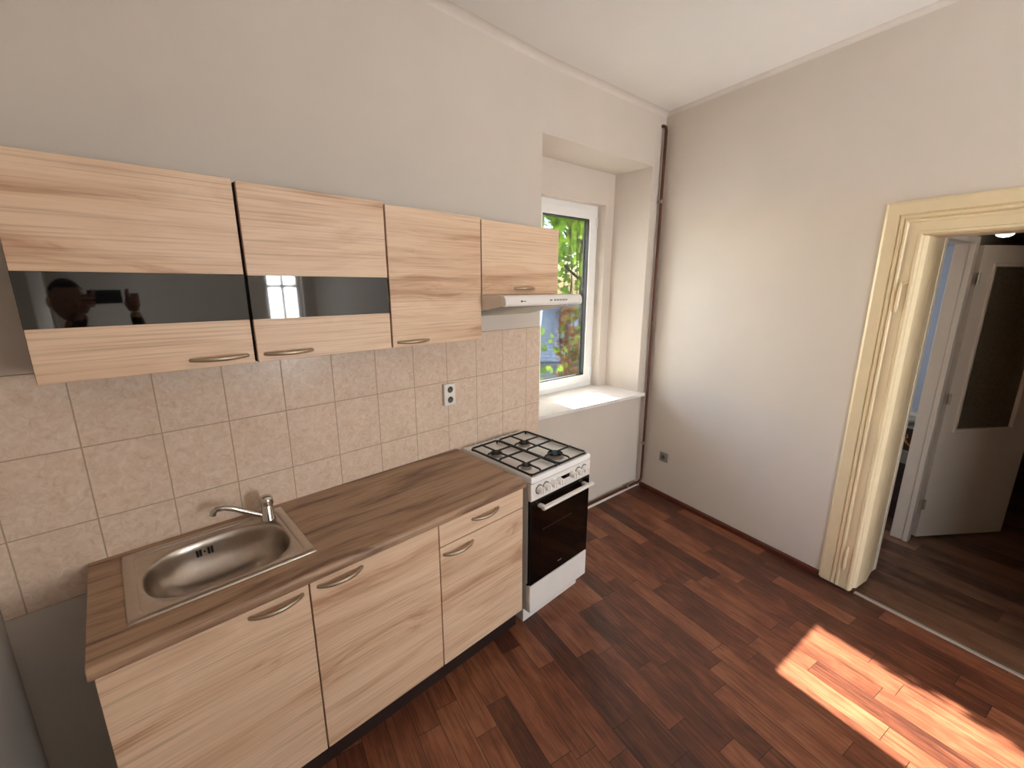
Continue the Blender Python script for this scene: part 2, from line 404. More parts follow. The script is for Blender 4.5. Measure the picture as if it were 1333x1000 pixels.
# ------------------------------------------------------------------ windows behind the photographer, the side one added
def plain_window(name, label, x0, x1, z0, z1, y, loc, rotz, mull=True):
    w = thing(name, label, 'window', loc, rotz, kind='structure')
    obj('frame', frame_bm(x0, x1, z0, z1, 0.05, y, y+0.06), M_upvc, w, bevel=0.004)
    bm = new_bm()
    if mull:
        box(bm, (x0+x1)/2-0.018, (x0+x1)/2+0.018, y-0.005, y+0.055, z0+0.05, z1-0.05)
    box(bm, x0+0.05, x1-0.05, y-0.005, y+0.055, z0+(z1-z0)*0.60, z0+(z1-z0)*0.60+0.04)
    obj('glazing_bar', bm, M_upvc, w, bevel=0.003)
    bm = new_bm(); box(bm, x0+0.05, x1-0.05, y+0.025, y+0.03, z0+0.05, z1-0.05); obj('pane', bm, M_glass, w)
plain_window('window_2', 'narrow white window behind the photographer, mirrored in the glass cabinet door', -0.225, 0.225, 0.85, 2.3, 0.10, (-0.245, BY, 0), pi)
plain_window('added_side_window', 'added wide white side window, unseen beyond the left edge', -0.65, 0.65, 0.8, 2.4, 0.12, (LX, -4.05, 0), pi/2)  # unseen side window, added so soft fill can enter

# ------------------------------------------------------------------ doorway casing
dr = thing('door_1', 'cream painted moulded door casing of the open doorway', 'door frame', RO, RA, kind='structure')
prof = [(0, 0), (0, -0.020), (0.012, -0.026), (0.058, -0.026), (0.064, -0.019), (0.070, -0.030), (0.080, -0.030), (0.086, -0.022), (0.092, -0.034), (0.100, -0.034), (0.106, -0.026), (0.146, -0.026), (0.150, -0.034), (0.160, -0.034), (0.166, -0.02), (0.166, 0)]
bm = new_bm()
cx0, cx1, cz = 1.452, 2.668, 2.158
rings = []
for corner in range(4):
    ring = []
    for (d, y) in prof:
        p = {0: (cx0+d, y, 0.02), 1: (cx0+d, y, cz-d), 2: (cx1-d, y, cz-d), 3: (cx1-d, y, 0.02)}[corner]
        ring.append(bm.verts.new(p))
    rings.append(ring)
n = len(prof)
for a, b in zip(rings[:-1], rings[1:]):
    for k in range(n): bm.faces.new((a[k], a[(k+1) % n], b[(k+1) % n], b[k]))
bm.faces.new(rings[0][::-1]); bm.faces.new(rings[-1])
obj('casing', bm, M_casing, dr)
bm = new_bm()
prism(bm, [(1.59, 0.0), (1.617, -0.004), (1.630, 0.02), (1.634, 0.148), (1.602, 0.345), (1.585, 0.345)], 0.03, 2.012, 'z')
prism(bm, [(2.53, 0.0), (2.503, -0.004), (2.49, 0.02), (2.486, 0.148), (2.518, 0.345), (2.535, 0.345)], 0.03, 2.012, 'z')
prism(bm, [(0.0, 2.035), (-0.004, 1.998), (0.02, 1.990), (0.148, 1.986), (0.345, 2.006), (0.345, 2.035)], 1.60, 2.52, 'x')
obj('jamb_lining', bm, M_casing, dr)
bm = new_bm()
box(bm, 1.586, 1.606, 0.345, 0.375, 0.01, 2.03); box(bm, 2.514, 2.534, 0.345, 0.375, 0.01, 2.03); box(bm, 1.586, 2.534, 0.345, 0.375, 2.01, 2.03)
o = obj('edge_strip', bm, plain('pale_edge_paint', 'E2D8C6', 0.5), dr); o['label'] = 'paler strip on the far edge of the lining'
for z in (1.70, 0.21):
    bm = new_bm()
    tube(bm, [(1.572, -0.036, z-0.06), (1.572, -0.036, z+0.05), (1.574, -0.034, z+0.075)], [0.0075, 0.0075, 0.004], 10)
    tube(bm, [(1.572, -0.036, z-0.075), (1.572, -0.036, z-0.06)], [0.003, 0.005], 8)
    if z > 1: tube(bm, [(1.572, -0.034, z+0.06), (1.60, -0.034, z+0.075)], [0.006, 0.004], 8)
    obj('hinge_pin', bm, M_casing, dr, smooth=True)
bm = new_bm(); prism(bm, [(0.006, 0), (0.010, 0.005), (0.020, 0.007), (0.030, 0.005), (0.034, 0)], 1.628, 2.5)
o = obj('threshold_strip', bm, M_strip, loc=RO, rotz=RA); tag(o, 'thin pale metal threshold strip across the doorway floor', 'threshold strip')

# ------------------------------------------------------------------ hall beyond the doorway
bm = new_bm(); box(bm, -0.6, 3.6, 0.024, 5.0, -0.12, -0.001)
struct('floor_hall', bm, M_hfloor, 'darker brown plank floor of the hall', 'floor', loc=RO, rotz=RA)
HC = 2.075
bm = new_bm(); box(bm, -0.6, 3.6, 0.355, 5.0, HC, HC+0.1)
struct('ceiling_hall', bm, plain('hall_ceiling_gloss', 'B9A794', 0.25), 'low glossy ceiling of the hall', 'ceiling', loc=RO, rotz=RA)
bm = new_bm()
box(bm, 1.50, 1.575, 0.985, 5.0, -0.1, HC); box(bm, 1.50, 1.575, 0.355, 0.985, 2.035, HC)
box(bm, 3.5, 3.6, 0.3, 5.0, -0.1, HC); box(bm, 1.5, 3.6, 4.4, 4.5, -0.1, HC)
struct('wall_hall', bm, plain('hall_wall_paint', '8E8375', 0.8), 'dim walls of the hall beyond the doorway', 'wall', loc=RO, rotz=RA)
d2 = thing('door_2', 'grey-beige hall door with a frosted pane, standing open', 'door', rf(1.6, 1.035), RA, kind='structure')
bm = new_bm()
box(bm, -0.105, -0.022, -0.098, -0.052, 0, 2.02); box(bm, -0.036, -0.008, -0.106, -0.040, 0, 2.02)
box(bm, -0.105, -0.022, -0.66, -0.052, 2.004, 2.045); box(bm, -0.036, -0.008, -0.66, -0.040, 2.004, 2.045)
obj('frame', bm, M_halldoor, d2, bevel=0.003)
leaf_a = atan2(0.60, 0.29)
bm = new_bm()
lw = 0.685
gx0, gx1, gz0, gz1 = 0.095, 0.545, 0.80, 1.885
box(bm, 0, gx0, 0, 0.04, 0.012, 1.998); box(bm, gx1, lw, 0, 0.04, 0.012, 1.998)
box(bm, gx0, gx1, 0, 0.04, 0.012, gz0); box(bm, gx0, gx1, 0, 0.04, gz1, 1.998)
leaf = obj('leaf', bm, M_halldoor, d2, rotz=leaf_a); leaf.location = (0.003, 0.012, 0)
bd = frame_bm(gx0-0.006, gx1+0.006, gz0-0.006, gz1+0.006, 0.020, -0.008, 0.048); obj('glazing_bead', bd, M_halldoor, leaf, bevel=0.003)
bm = new_bm(); box(bm, gx0, gx1, 0.016, 0.022, gz0, gz1); obj('frosted_pane', bm, M_frost, leaf)
for z in (1.80, 1.03, 0.27):
    bm = new_bm(); tube(bm, [(-0.010, -0.014, z-0.035), (-0.010, -0.014, z+0.035)], 0.009, 10); obj('hinge', bm, M_clamp, leaf, smooth=True)
lamp = thing('ceiling_lamp', 'small lit dome lamp on the hall ceiling', 'lamp', rf(1.70, 0.92, HC), RA)
bm = new_bm(); lathe(bm, [(0.052, 0), (0.052, -0.008), (0.046, -0.012)], n=28); obj('ring', bm, M_chrome, lamp, smooth=True)
bm = new_bm(); lathe(bm, [(0.042, -0.010), (0.041, -0.024), (0.034, -0.038), (0.020, -0.046), (0.004, -0.049)], n=28); obj('shade', bm, M_lamp, lamp, smooth=True, angle=80)
# bedroom seen through the gap
bm = new_bm()
box(bm, -0.6, 1.5, 2.2, 2.3, -0.1, 2.7); box(bm, -0.7, -0.6, 0.355, 2.3, -0.1, 2.7)
struct('wall_bedroom', bm, M_blue, 'pale blue wall of the room beyond the hall', 'wall', loc=RO, rotz=RA)
bm = new_bm(); box(bm, -0.7, 1.5, 0.355, 2.3, 2.6, 2.7)
struct('ceiling_bedroom', bm, M_ceil, 'white ceiling of the room beyond the hall', 'ceiling', loc=RO, rotz=RA)
al = area('bedroom_fill_lamp', rf(-0.5, 1.3, 1.5), RX, 1.0, 1.3, 16, (0.88, 0.93, 1.0))  # lamp added inside the bedroom; no window is modelled there
ch = thing('storage_chest', 'dark storage chest with a grey top in the room beyond the hall', 'chest', rf(1.20, 1.42, 0), RA)
bm = new_bm(); box(bm, -0.28, 0.28, -0.17, 0.17, 0.0, 0.45); obj('body', bm, plain('dark_maroon_wood', '3B2A2A', 0.5, var=0.3), ch, bevel=0.006)
bm = new_bm(); box(bm, -0.29, 0.29, -0.18, 0.18, 0.45, 0.55); obj('lid', bm, plain('grey_lid', '8A8B86', 0.6), ch, bevel=0.01)
bx = thing('carton', 'dark brown carton with an orange mark on the chest', 'box', rf(1.22, 1.40, 0.55), RA)
bm = new_bm(); box(bm, -0.24, 0.24, -0.13, 0.13, 0, 0.17); obj('body', bm, plain('dark_brown_card', '3A2416', 0.6), bx, bevel=0.003)
bm = new_bm()
tube(bm, [(0.13, -0.132, 0.13), (0.15, -0.132, 0.09), (0.17, -0.132, 0.06), (0.20, -0.132, 0.035)], [0.008, 0.009, 0.008, 0.004], 6)
tube(bm, [(0.15, -0.132, 0.09), (0.17, -0.132, 0.10), (0.165, -0.132, 0.125)], [0.006, 0.006, 0.004], 6)
obj('printed_mark', bm, plain('orange_print', 'C98A4A', 0.6), bx)
bm = new_bm(); box(bm, -0.245, 0.245, -0.135, 0.135, 0.17, 0.185); obj('lid', bm, plain('pale_lid', '9EA5A6', 0.5), bx, bevel=0.003)
bm = new_bm(); g = bmesh.ops.create_icosphere(bm, subdivisions=4, radius=1.0)
rr = random.Random(3)
dirs = [Vector((rr.uniform(-1, 1), rr.uniform(-1, 1), rr.uniform(-1, 1))).normalized() for _ in range(26)]
for v in bm.verts:
    k = max(v.co.dot(d) for d in dirs); f = 0.72 + 0.30*abs(1-k)*6
    v.co = Vector((v.co.x*0.13*f, v.co.y*0.09*f, max(-0.055, v.co.z*0.075*f)))
o = obj('plastic_bag', bm, plain('white_plastic_film', 'E8F0F0', 0.18), loc=rf(1.32, 1.36, 0.79), rotz=RA)
tag(o, 'crumpled shiny white plastic bag on top of the brown carton', 'bag')

# ------------------------------------------------------------------ kitchen units
def handle_bm(L, bow=0.026, w=0.0075):
    bm = new_bm(); pts = []; rs = []
    for i in range(15):
        t = -1+2*i/14
        pts.append((t*L/2, -bow*(1-t*t)**0.8 - 0.001, 0.0)); rs.append(w*(0.80+0.25*(1-t*t)))
    tube(bm, pts, rs, 10, up=(0, 0, 1))
    for s in (-1, 1): lathe(bm, [(0.006, 0.0), (0.0055, -0.004)], (s*L/2*0.985, 0, 0), 10, 'y')
    return bm
def carcass(w, d, z0, z1, y_front, top=True):
    bm = new_bm(); t = 0.016
    box(bm, 0, t, y_front, -0.010, z0, z1); box(bm, w-t, w, y_front, -0.010, z0, z1)
    box(bm, t, w-t, y_front, -0.010, z0, z0+t); box(bm, t, w-t, -0.016, -0.010, z0+t, z1)
    if top: box(bm, t, w-t, y_front, -0.016, z1-t, z1)
    return bm
UZ0 = 1.499
def wall_cabinet(label, x0, x1, z0, z1, glass, hx, hz, hl):
    t = thing('wall_cabinet', label, 'wall cabinet', (x0, 0, z0), group='kitchen wall cabinets')
    w = x1-x0
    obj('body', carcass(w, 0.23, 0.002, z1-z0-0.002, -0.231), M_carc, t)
    g = 0.0022
    bm = new_bm(); yb, yf = -0.2325, -0.250
    if glass:
        box(bm, g, w-g, yf, yb, 0.0, glass[0]-z0); box(bm, g, w-g, yf, yb, glass[1]-z0, z1-z0)
    else: box(bm, g, w-g, yf, yb, 0.0, z1-z0)
    d = obj('door', bm, M_door, t, bevel=0.0012, seg=1)
    if glass:
        bm = new_bm(); box(bm, g, w-g, yf+0.0015, yb+0.004, glass[0]-z0, glass[1]-z0)
        o = obj('glass_strip', bm, M_gstrip, d); o['label'] = 'black glass strip across the door'
    o = obj('handle', handle_bm(hl), M_handle, d, smooth=True); o.location = (hx-x0, yf, hz-z0)
    return t
wall_cabinet('left wall cabinet whose black glass strip mirrors the photographer', -2.228, -1.7242, UZ0, 2.072, (1.643, 1.787), -1.823, 1.527, 0.155)
wall_cabinet('wall cabinet whose black glass strip mirrors a bright window', -1.7182, -1.2225, UZ0, 2.068, (1.643, 1.784), -1.617, 1.525, 0.155)
wall_cabinet('plain tall wall cabinet between the glass one and the cooker hood', -1.2195, -0.7385, UZ0, 2.060, None, -1.12, 1.520, 0.15)
wall_cabinet('short wall cabinet mounted above the white cooker hood', -0.7365, -0.1795, 1.709, 2.052, None, -0.447, 1.739, 0.143)

def base_cabinet(label, x0, x1, drawer, handles, ctop=0.815):
    t = thing('base_cabinet', label, 'base cabinet', (x0, 0, 0), group='kitchen base cabinets')
    w = x1-x0; g = 0.002
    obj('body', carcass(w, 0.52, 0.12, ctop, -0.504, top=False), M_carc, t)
    bm = new_bm(); box(bm, 0, w, -0.492, -0.476, 0.0, 0.122); o = obj('plinth', bm, M_plinth, t); o['label'] = 'dark brown plinth'
    bm = new_bm(); box(bm, 0.001, w-0.001, -0.521, -0.505, 0.121, 0.815); obj('gap_shade_sheet', bm, M_gapshade, t)  # black sheet behind the fronts, painting the shade in their gaps
    if drawer:
        bm = new_bm(); box(bm, g, w-g, -0.540, -0.5225, drawer+0.003, 0.812); d = obj('drawer', bm, M_door, t, bevel=0.0012, seg=1)
        hx, hz = handles[1]; o = obj('handle', handle_bm(0.15), M_handle, d, smooth=True); o.location = (hx-x0, -0.540, hz)
    bm = new_bm(); box(bm, g, w-g, -0.540, -0.5225, 0.12, (drawer-0.001) if drawer else 0.812)
    d = obj('door', bm, M_door, t, bevel=0.0012, seg=1)
    hx, hz = handles[0]; o = obj('handle', handle_bm(0.152), M_handle, d, smooth=True); o.location = (hx-x0, -0.540, hz)
base_cabinet('base cabinet under the steel sink', -2.231, -1.7225, None, [(-1.820, 0.778)], 0.70)
base_cabinet('middle base cabinet with a single tall door', -1.7215, -1.2200, None, [(-1.620, 0.780)], 0.70)
base_cabinet('base cabinet with a drawer beside the cooker', -1.2190, -0.7345, 0.700, [(-1.124, 0.662), (-0.973, 0.765)])

# worktop with the cut-out for the sink
bm = new_bm(); WL, WR, HC_ = -2.237, -0.742, 0.855
fr = [(-0.43, 0.817), (-0.556, 0.817)] + [(-0.556-0.010*sin(radians(a)), 0.827-0.010*cos(radians(a))) for a in (20, 45, 70, 90)] + \
     [(-0.566, 0.838)] + [(-0.552-0.014*cos(radians(a)), 0.841+0.014*sin(radians(a))) for a in (0, 22, 45, 67, 90)] + [(-0.43, 0.855)]
prism(bm, fr, WL, WR, 'x')
box(bm, WL, WR, -0.065, -0.008, 0.817, HC_); box(bm, WL, -2.13, -0.43, -0.065, 0.817, HC_); box(bm, -1.69, WR, -0.43, -0.065, 0.817, HC_)
o = obj('worktop', bm, M_top, smooth=True, angle=30); tag(o, 'brown oak look worktop running from the wall corner to the cooker', 'worktop')

# ------------------------------------------------------------------ sink
sk = thing('sink', 'stainless steel inset sink with one oval basin', 'sink', (-1.909, -0.250, 0.855))
K = 18
sq = [(-1+2*i/K, -1) for i in range(K)] + [(1, -1+2*i/K) for i in range(K)] + [(1-2*i/K, 1) for i in range(K)] + [(-1, 1-2*i/K) for i in range(K)]
def rect_loop(hx, hy, r, z, cx=0, cy=0):
    L = []
    for (a, b) in sq:
        x, y = a*hx, b*hy
        qx, qy = abs(x)-(hx-r), abs(y)-(hy-r)
        if r > 0 and qx > 0 and qy > 0:
            d = max(qx, qy); l = sqrt(qx*qx+qy*qy); f = d/l
            x = math.copysign(hx-r+qx*f, x); y = math.copysign(hy-r+qy*f, y)
        L.append((cx+x, cy+y, z))
    return L
def oval_loop(hx, hy, z, cx, cy, e=2.7):
    L = []
    for (a, b) in sq:
        th = atan2(b*hy, a*hx)   # direction in plan
        # radial superellipse
        c, s = cos(th), sin(th)
        r = (abs(c/hx)**e + abs(s/hy)**e)**(-1/e)
        L.append((cx+c*r, cy+s*r, z))
    return L
def loft(bm, loops, cap=True):
    V = [[bm.verts.new(p) for p in L] for L in loops]; n = len(V[0])
    for a, b in zip(V[:-1], V[1:]):
        for k in range(n): bm.faces.new((a[k], a[(k+1) % n], b[(k+1) % n], b[k]))
    if cap: bm.faces.new(V[-1])
bm = new_bm(); hx, hy = 0.2485, 0.205
ocx, ocy, ohx, ohy = 0.000, -0.012, 0.204, 0.158
loops = [rect_loop(hx, hy, 0.004, 0.0003), rect_loop(hx-0.001, hy-0.001, 0.004, 0.003), rect_loop(hx-0.005, hy-0.005, 0.004, 0.0062), rect_loop(hx-0.026, hy-0.022, 0.018, 0.0066),
         rect_loop(hx-0.029, hy-0.025, 0.018, 0.0050), rect_loop(hx-0.0315, hy-0.0275, 0.016, 0.0008), rect_loop(hx-0.036, hy-0.032, 0.016, 0.0004)]
loops += [oval_loop(ohx+0.003, ohy+0.003, 0.0004, ocx, ocy), oval_loop(ohx, ohy, -0.003, ocx, ocy), oval_loop(ohx-0.004, ohy-0.004, -0.012, ocx, ocy)]
for t in (0.12, 0.3, 0.5, 0.68, 0.82, 0.92, 0.98, 1.0):
    k = sqrt(max(0, 1-(t)**2.6))
    loops.append(oval_loop(0.045+(ohx-0.052)*k, 0.03+(ohy-0.036)*k, -0.012-0.130*t, ocx, ocy))
loft(bm, loops)
obj('basin', bm, M_steel, sk, smooth=True, angle=50)
bm = new_bm()
for dx in (-0.022, -0.012, 0.012, 0.022): box(bm, -0.030+dx-0.003, -0.030+dx+0.003, 0.128, 0.1415, -0.052, -0.030)
lathe(bm, [(0.003, 0.1415), (0.003, 0.134)], (-0.030, 0, -0.041), 10, 'y')
o = obj('overflow', bm, M_dark, sk); o['label'] = 'dark overflow slots in the back of the basin'
bm = new_bm(); lathe(bm, [(0.040, -0.1425), (0.038, -0.139), (0.020, -0.140), (0.004, -0.141)], (ocx, ocy, 0), 24); obj('drain', bm, M_chrome, sk, smooth=True)
# tap
tp = thing('tap', 'chrome mixer tap at the back corner of the sink', 'tap', (-1.724, -0.108, 0.8552))
bm = new_bm(); lathe(bm, [(0.026, 0), (0.026, 0.004), (0.0235, 0.007), (0.0230, 0.062), (0.0220, 0.064)], n=28); obj('body', bm, M_chrome, tp, smooth=True)
bm = new_bm(); lathe(bm, [(0.0220, 0.063), (0.0250, 0.0645), (0.0250, 0.080), (0.0232, 0.090), (0.018, 0.098), (0.009, 0.1025), (0.001, 0.104)], n=28)
obj('lever', bm, M_chrome, tp, smooth=True)
bm = new_bm()
tube(bm, [(-0.012, 0.0, 0.022), (-0.035, 0.001, 0.034), (-0.07, 0.002, 0.058), (-0.105, 0.004, 0.082), (-0.135, 0.006, 0.097), (-0.158, 0.008, 0.098), (-0.170, 0.009, 0.090), (-0.173, 0.009, 0.078)], [0.0115, 0.011, 0.0105, 0.010, 0.010, 0.0105, 0.011, 0.0115], 14)
obj('spout', bm, M_chrome, tp, smooth=True)

# ------------------------------------------------------------------ cooker
SX0, SX1 = -0.707, -0.236; SW = SX1-SX0
ck = thing('gas_cooker', 'white freestanding gas cooker with a black oven door', 'cooker', (SX0, 0, 0))
bm = new_bm(); box(bm, 0.004, SW-0.004, -0.540, -0.02, 0.09, 0.826); box(bm, 0.010, SW-0.010, -0.508, -0.02, 0.0, 0.09)
obj('body', bm, M_enamel, ck, bevel=0.002, seg=1)
# hob plate: rim, recessed well
bm = new_bm(); cxh, cyh = SW/2, -0.290; hxh, hyh = SW/2+0.001, 0.278
loops = [rect_loop(hxh, hyh, 0.010, 0.822, cxh, cyh), rect_loop(hxh, hyh, 0.010, 0.843, cxh, cyh), rect_loop(hxh-0.005, hyh-0.005, 0.012, 0.850, cxh, cyh),
         rect_loop(hxh-0.016, hyh-0.018, 0.016, 0.850, cxh, cyh), rect_loop(hxh-0.022, hyh-0.024, 0.02, 0.842, cxh, cyh-0.0)]
loft(bm, loops); obj('hob_plate', bm, plain('hob_enamel', 'F7F6F5', 0.15, var=0.01), ck, smooth=True, angle=45)
bm = new_bm()
for i in range(6): box(bm, 0.03+i*0.070, 0.03+i*0.070+0.055, -0.0265, -0.0235, 0.8505, 0.8512)
obj('vent_slots', bm, M_dark, ck)
bl = [(-0.624, -0.218, 0.032, False), (-0.403, -0.214, 0.032, False), (-0.620, -0.446, 0.026, False), (-0.396, -0.446, 0.043, True)]
for (x, y, r, big) in bl:
    bm = new_bm(); lathe(bm, [(r*1.15, 0.842), (r*1.15, 0.845), (r*0.95, 0.847), (r*0.95, 0.855), (r*1.02, 0.857), (r*0.9, 0.859)], (x-SX0, y, 0), 28)
    b = obj('burner', bm, M_burn, ck, smooth=True)
    bm = new_bm(); lathe(bm, [(r*0.98, 0.858), (r*1.0, 0.861), (r*0.94, 0.8635), (r*0.5, 0.8645), (0.002, 0.865)], (x-SX0, y, 0), 28)
    obj('burner_cap', bm, M_capt if big else M_cap, b, smooth=True)
gz = 0.858
def grate(x0, x1, y0, y1, brs, outer_left):
    bm = new_bm(); r = 0.0056; c = 0.014; zf = gz+0.010
    loop = [(x0+c, y0, gz), (x1-c, y0, gz), (x1, y0+c, gz), (x1, y1-c, gz), (x1-c, y1, gz), (x0+c, y1, gz), (x0, y1-c, gz), (x0, y0+c, gz)]
    tube(bm, loop, r, 8, closed=True)
    ym = (y0+y1)/2
    tube(bm, [(x0, ym, gz), (x0+0.014, ym, zf), (x1-0.014, ym, zf), (x1, ym, gz)], r, 8)
    for (bx_, by_, rb) in brs:
        k = rb*0.55
        tube(bm, [(x0, by_, gz), (x0+0.014, by_, zf), (bx_-k, by_, zf)], r*0.9, 8)
        tube(bm, [(x1, by_, gz), (x1-0.014, by_, zf), (bx_+k, by_, zf)], r*0.9, 8)
        ye, sg = (y0, -1) if by_ < ym else (y1, 1)
        tube(bm, [(bx_, ye, gz), (bx_, ye-sg*0.014, zf), (bx_, by_+sg*k, zf)], r*0.9, 8)
        tube(bm, [(bx_, ym, zf), (bx_, by_-sg*k, zf)], r*0.9, 8)
    for (fx, fy) in ((x0, y0), (x1, y0), (x0, y1), (x1, y1)):
        sx = 1 if fx == x0 else -1; sy = 1 if fy == y0 else -1
        tube(bm, [(fx+sx*0.006, fy+sy*0.006, gz), (fx+sx*0.006, fy+sy*0.006, 0.843)], r, 8)
    return bm
gy0, gy1 = -0.550, -0.076
xm = -0.4880-SX0
obj('grate', grate(0.018, xm-0.004, gy0, gy1, [(-0.624-SX0, -0.218, 0.032), (-0.620-SX0, -0.446, 0.026)], True), M_cast, ck, smooth=True)
obj('grate', grate(xm+0.004, SW-0.018, gy0, gy1, [(-0.403-SX0, -0.214, 0.032), (-0.396-SX0, -0.446, 0.043)], False), M_cast, ck, smooth=True)
bm = new_bm(); box(bm, 0.0, SW, -0.566, -0.538, 0.726, 0.8185)
cp = obj('control_panel', bm, M_enamel, ck, bevel=0.004)
bm = new_bm(); box(bm, 0.212, 0.290, -0.5672, -0.565, 0.773, 0.793); o = obj('display', bm, M_bglass, cp); o['label'] = 'black clock display'
for i, x in enumerate((-0.652, -0.602, -0.552, -0.507, -0.395, -0.345, -0.294)):
    bm = new_bm()
    lathe(bm, [(0.0205, 0), (0.0205, -0.006), (0.0180, -0.008), (0.0165, -0.026), (0.0150, -0.028)], n=24, axis='y')
    box(bm, -0.0035, 0.0035, -0.034, -0.020, -0.014, 0.014)
    k = obj('knob', bm, M_wplast, cp, smooth=True); k.location = (x-SX0, -0.5665, 0.779)
    if i in (0, 1, 5, 6):
        bm = new_bm(); lathe(bm, [(0.0250, -0.0002), (0.0250, -0.0012)], n=24, axis='y'); r_ = obj('black_disc', bm, M_dark, k)  # thin black disc behind the knob
for x in (0.055, 0.100, 0.365, 0.410):
    bm = new_bm(); box(bm, x-0.004, x+0.004, -0.5668, -0.566, 0.806, 0.8075); obj('panel_mark', bm, M_grey, cp)
bm = new_bm(); box(bm, 0.001, SW-0.001, -0.566, -0.544, 0.256, 0.723); od = obj('oven_door', bm, M_bglass, ck, bevel=0.003)
bm = new_bm(); box(bm, 0.072, SW-0.05, -0.5666, -0.564, 0.375, 0.66); obj('oven_window', bm, M_oven, od)
bm = new_bm(); box(bm, 0.085, SW-0.15, -0.5672, -0.5662, 0.545, 0.5475); obj('oven_rack', bm, plain('rack_wire', '4A4038', 0.4, 0.6), od)
bm = new_bm()
for i, w in enumerate((0.006, 0.005, 0.006, 0.004)): box(bm, 0.214+i*0.0085, 0.214+i*0.0085+w, -0.5670, -0.5662, 0.300, 0.305)
o = obj('maker_mark', bm, M_grey, od)
bm = new_bm()
prism(bm, [(-0.596, 0.682), (-0.612, 0.684), (-0.617, 0.692), (-0.614, 0.702), (-0.598, 0.704)], 0.045, SW-0.022, 'x')
for x in (0.06, SW-0.06): box(bm, x-0.012, x+0.012, -0.600, -0.562, 0.686, 0.700)
obj('oven_handle', bm, M_wplast, od, bevel=0.002)
bm = new_bm(); box(bm, 0.001, SW-0.001, -0.566, -0.532, 0.094, 0.250); obj('bottom_drawer', bm, M_enamel, ck, bevel=0.004)
bm = new_bm(); box(bm, 0.002, SW-0.002, -0.5645, -0.538, 0.8180, 0.8225); obj('hob_gap_shade', bm, M_dark, ck)  # dark strip painting the shade in the joint under the hob
bm = new_bm(); box(bm, 0.0, SW, -0.552, -0.538, 0.2505, 0.256); obj('door_gap_shade', bm, M_dark, ck)  # dark strip painting the shade between oven door and drawer

# ------------------------------------------------------------------ cooker hood
hd = thing('cooker_hood', 'slim white cooker hood under the short wall cabinet', 'cooker hood', (-0.737, 0, 1.575)); hw = 0.559
zt = 0.133
bm = new_bm(); sh = [(-0.010, 0.012), (-0.395, 0.088), (-0.400, zt), (-0.010, zt)]
prism(bm, sh, 0.0, hw, 'x'); obj('housing', bm, plain('hood_enamel', 'DCD2C8', 0.35, var=0.015), hd, bevel=0.003)
bm = new_bm(); prism(bm, [(-0.390, 0.083), (-0.416, 0.083), (-0.424, 0.092), (-0.420, 0.120), (-0.408, zt), (-0.390, zt)], -0.002, hw+0.002, 'x')
fp = obj('front_panel', bm, M_wplast, hd, bevel=0.004)
bm = new_bm(); lathe(bm, [(0.0045, -0.4245), (0.0045, -0.4225)], (0.100, 0, 0.106), 12, 'y'); box(bm, 0.110, 0.128, -0.4245, -0.4220, 0.1045, 0.1075)
obj('maker_mark', bm, M_dark, fp)
bm = new_bm()
for i, x in enumerate((0.300, 0.330, 0.352, 0.374, 0.396, 0.418)): box(bm, x, x+0.014, -0.4250, -0.4220, 0.104, 0.111)
obj('switches', bm, M_grey, fp)
bm = new_bm()
sl_ = (0.088-0.012)/(0.385)
for i in range(34):
    y = -0.375+i*0.0098; z = 0.012+(-0.010-y)*sl_
    box(bm, 0.02, hw-0.02, y, y+0.005, z-0.004, z+0.001)
obj('grease_filter', bm, plain('filter_metal', 'C9C6C0', 0.25, 0.85), hd)

# ------------------------------------------------------------------ sockets
def socket(name, label, loc, rotz, w, h, d, m, ys):
    t = thing(name, label, 'socket', loc, rotz)
    bm = new_bm(); box(bm, -w/2, w/2, -d, 0, -h/2, h/2); obj('plate', bm, m, t, bevel=0.005)
    for z in ys:
        bm = new_bm(); lathe(bm, [(0.021, -d-0.0005), (0.021, -d-0.003), (0.0185, -d-0.003), (0.0180, -d+0.010), (0.002, -d+0.010)], (0, 0, z), 24, 'y', cap=False)
        s = obj('outlet', bm, m, t, smooth=True)
        bm = new_bm()
        lathe(bm, [(0.0178, -d-0.0006), (0.0178, -d-0.0010)], (0, 0, z), 24, 'y')
        obj('recess', bm, plain('socket_recess', '5E574F', 0.6), s)
        bm = new_bm(); lathe(bm, [(0.003, -d), (0.003, -d-0.010), (0.001, -d-0.012)], (0, 0, z+0.010), 10, 'y')
        for sx in (-0.0095, 0.0095): lathe(bm, [(0.0028, -d-0.0012), (0.0028, -d-0.0016)], (sx, 0, z), 10, 'y')
        obj('pin', bm, M_dark, s, smooth=True)
socket('double_socket', 'white double socket on the beige tiles', (-0.785, -0.008, 1.181), 0, 0.072, 0.120, 0.022, M_wplast, (0.028, -0.028))
socket('wall_socket', 'small grey socket low on the plain white wall', rf(0.237, 0, 0.355), RA, 0.080, 0.080, 0.010, M_grey, (0.0,))

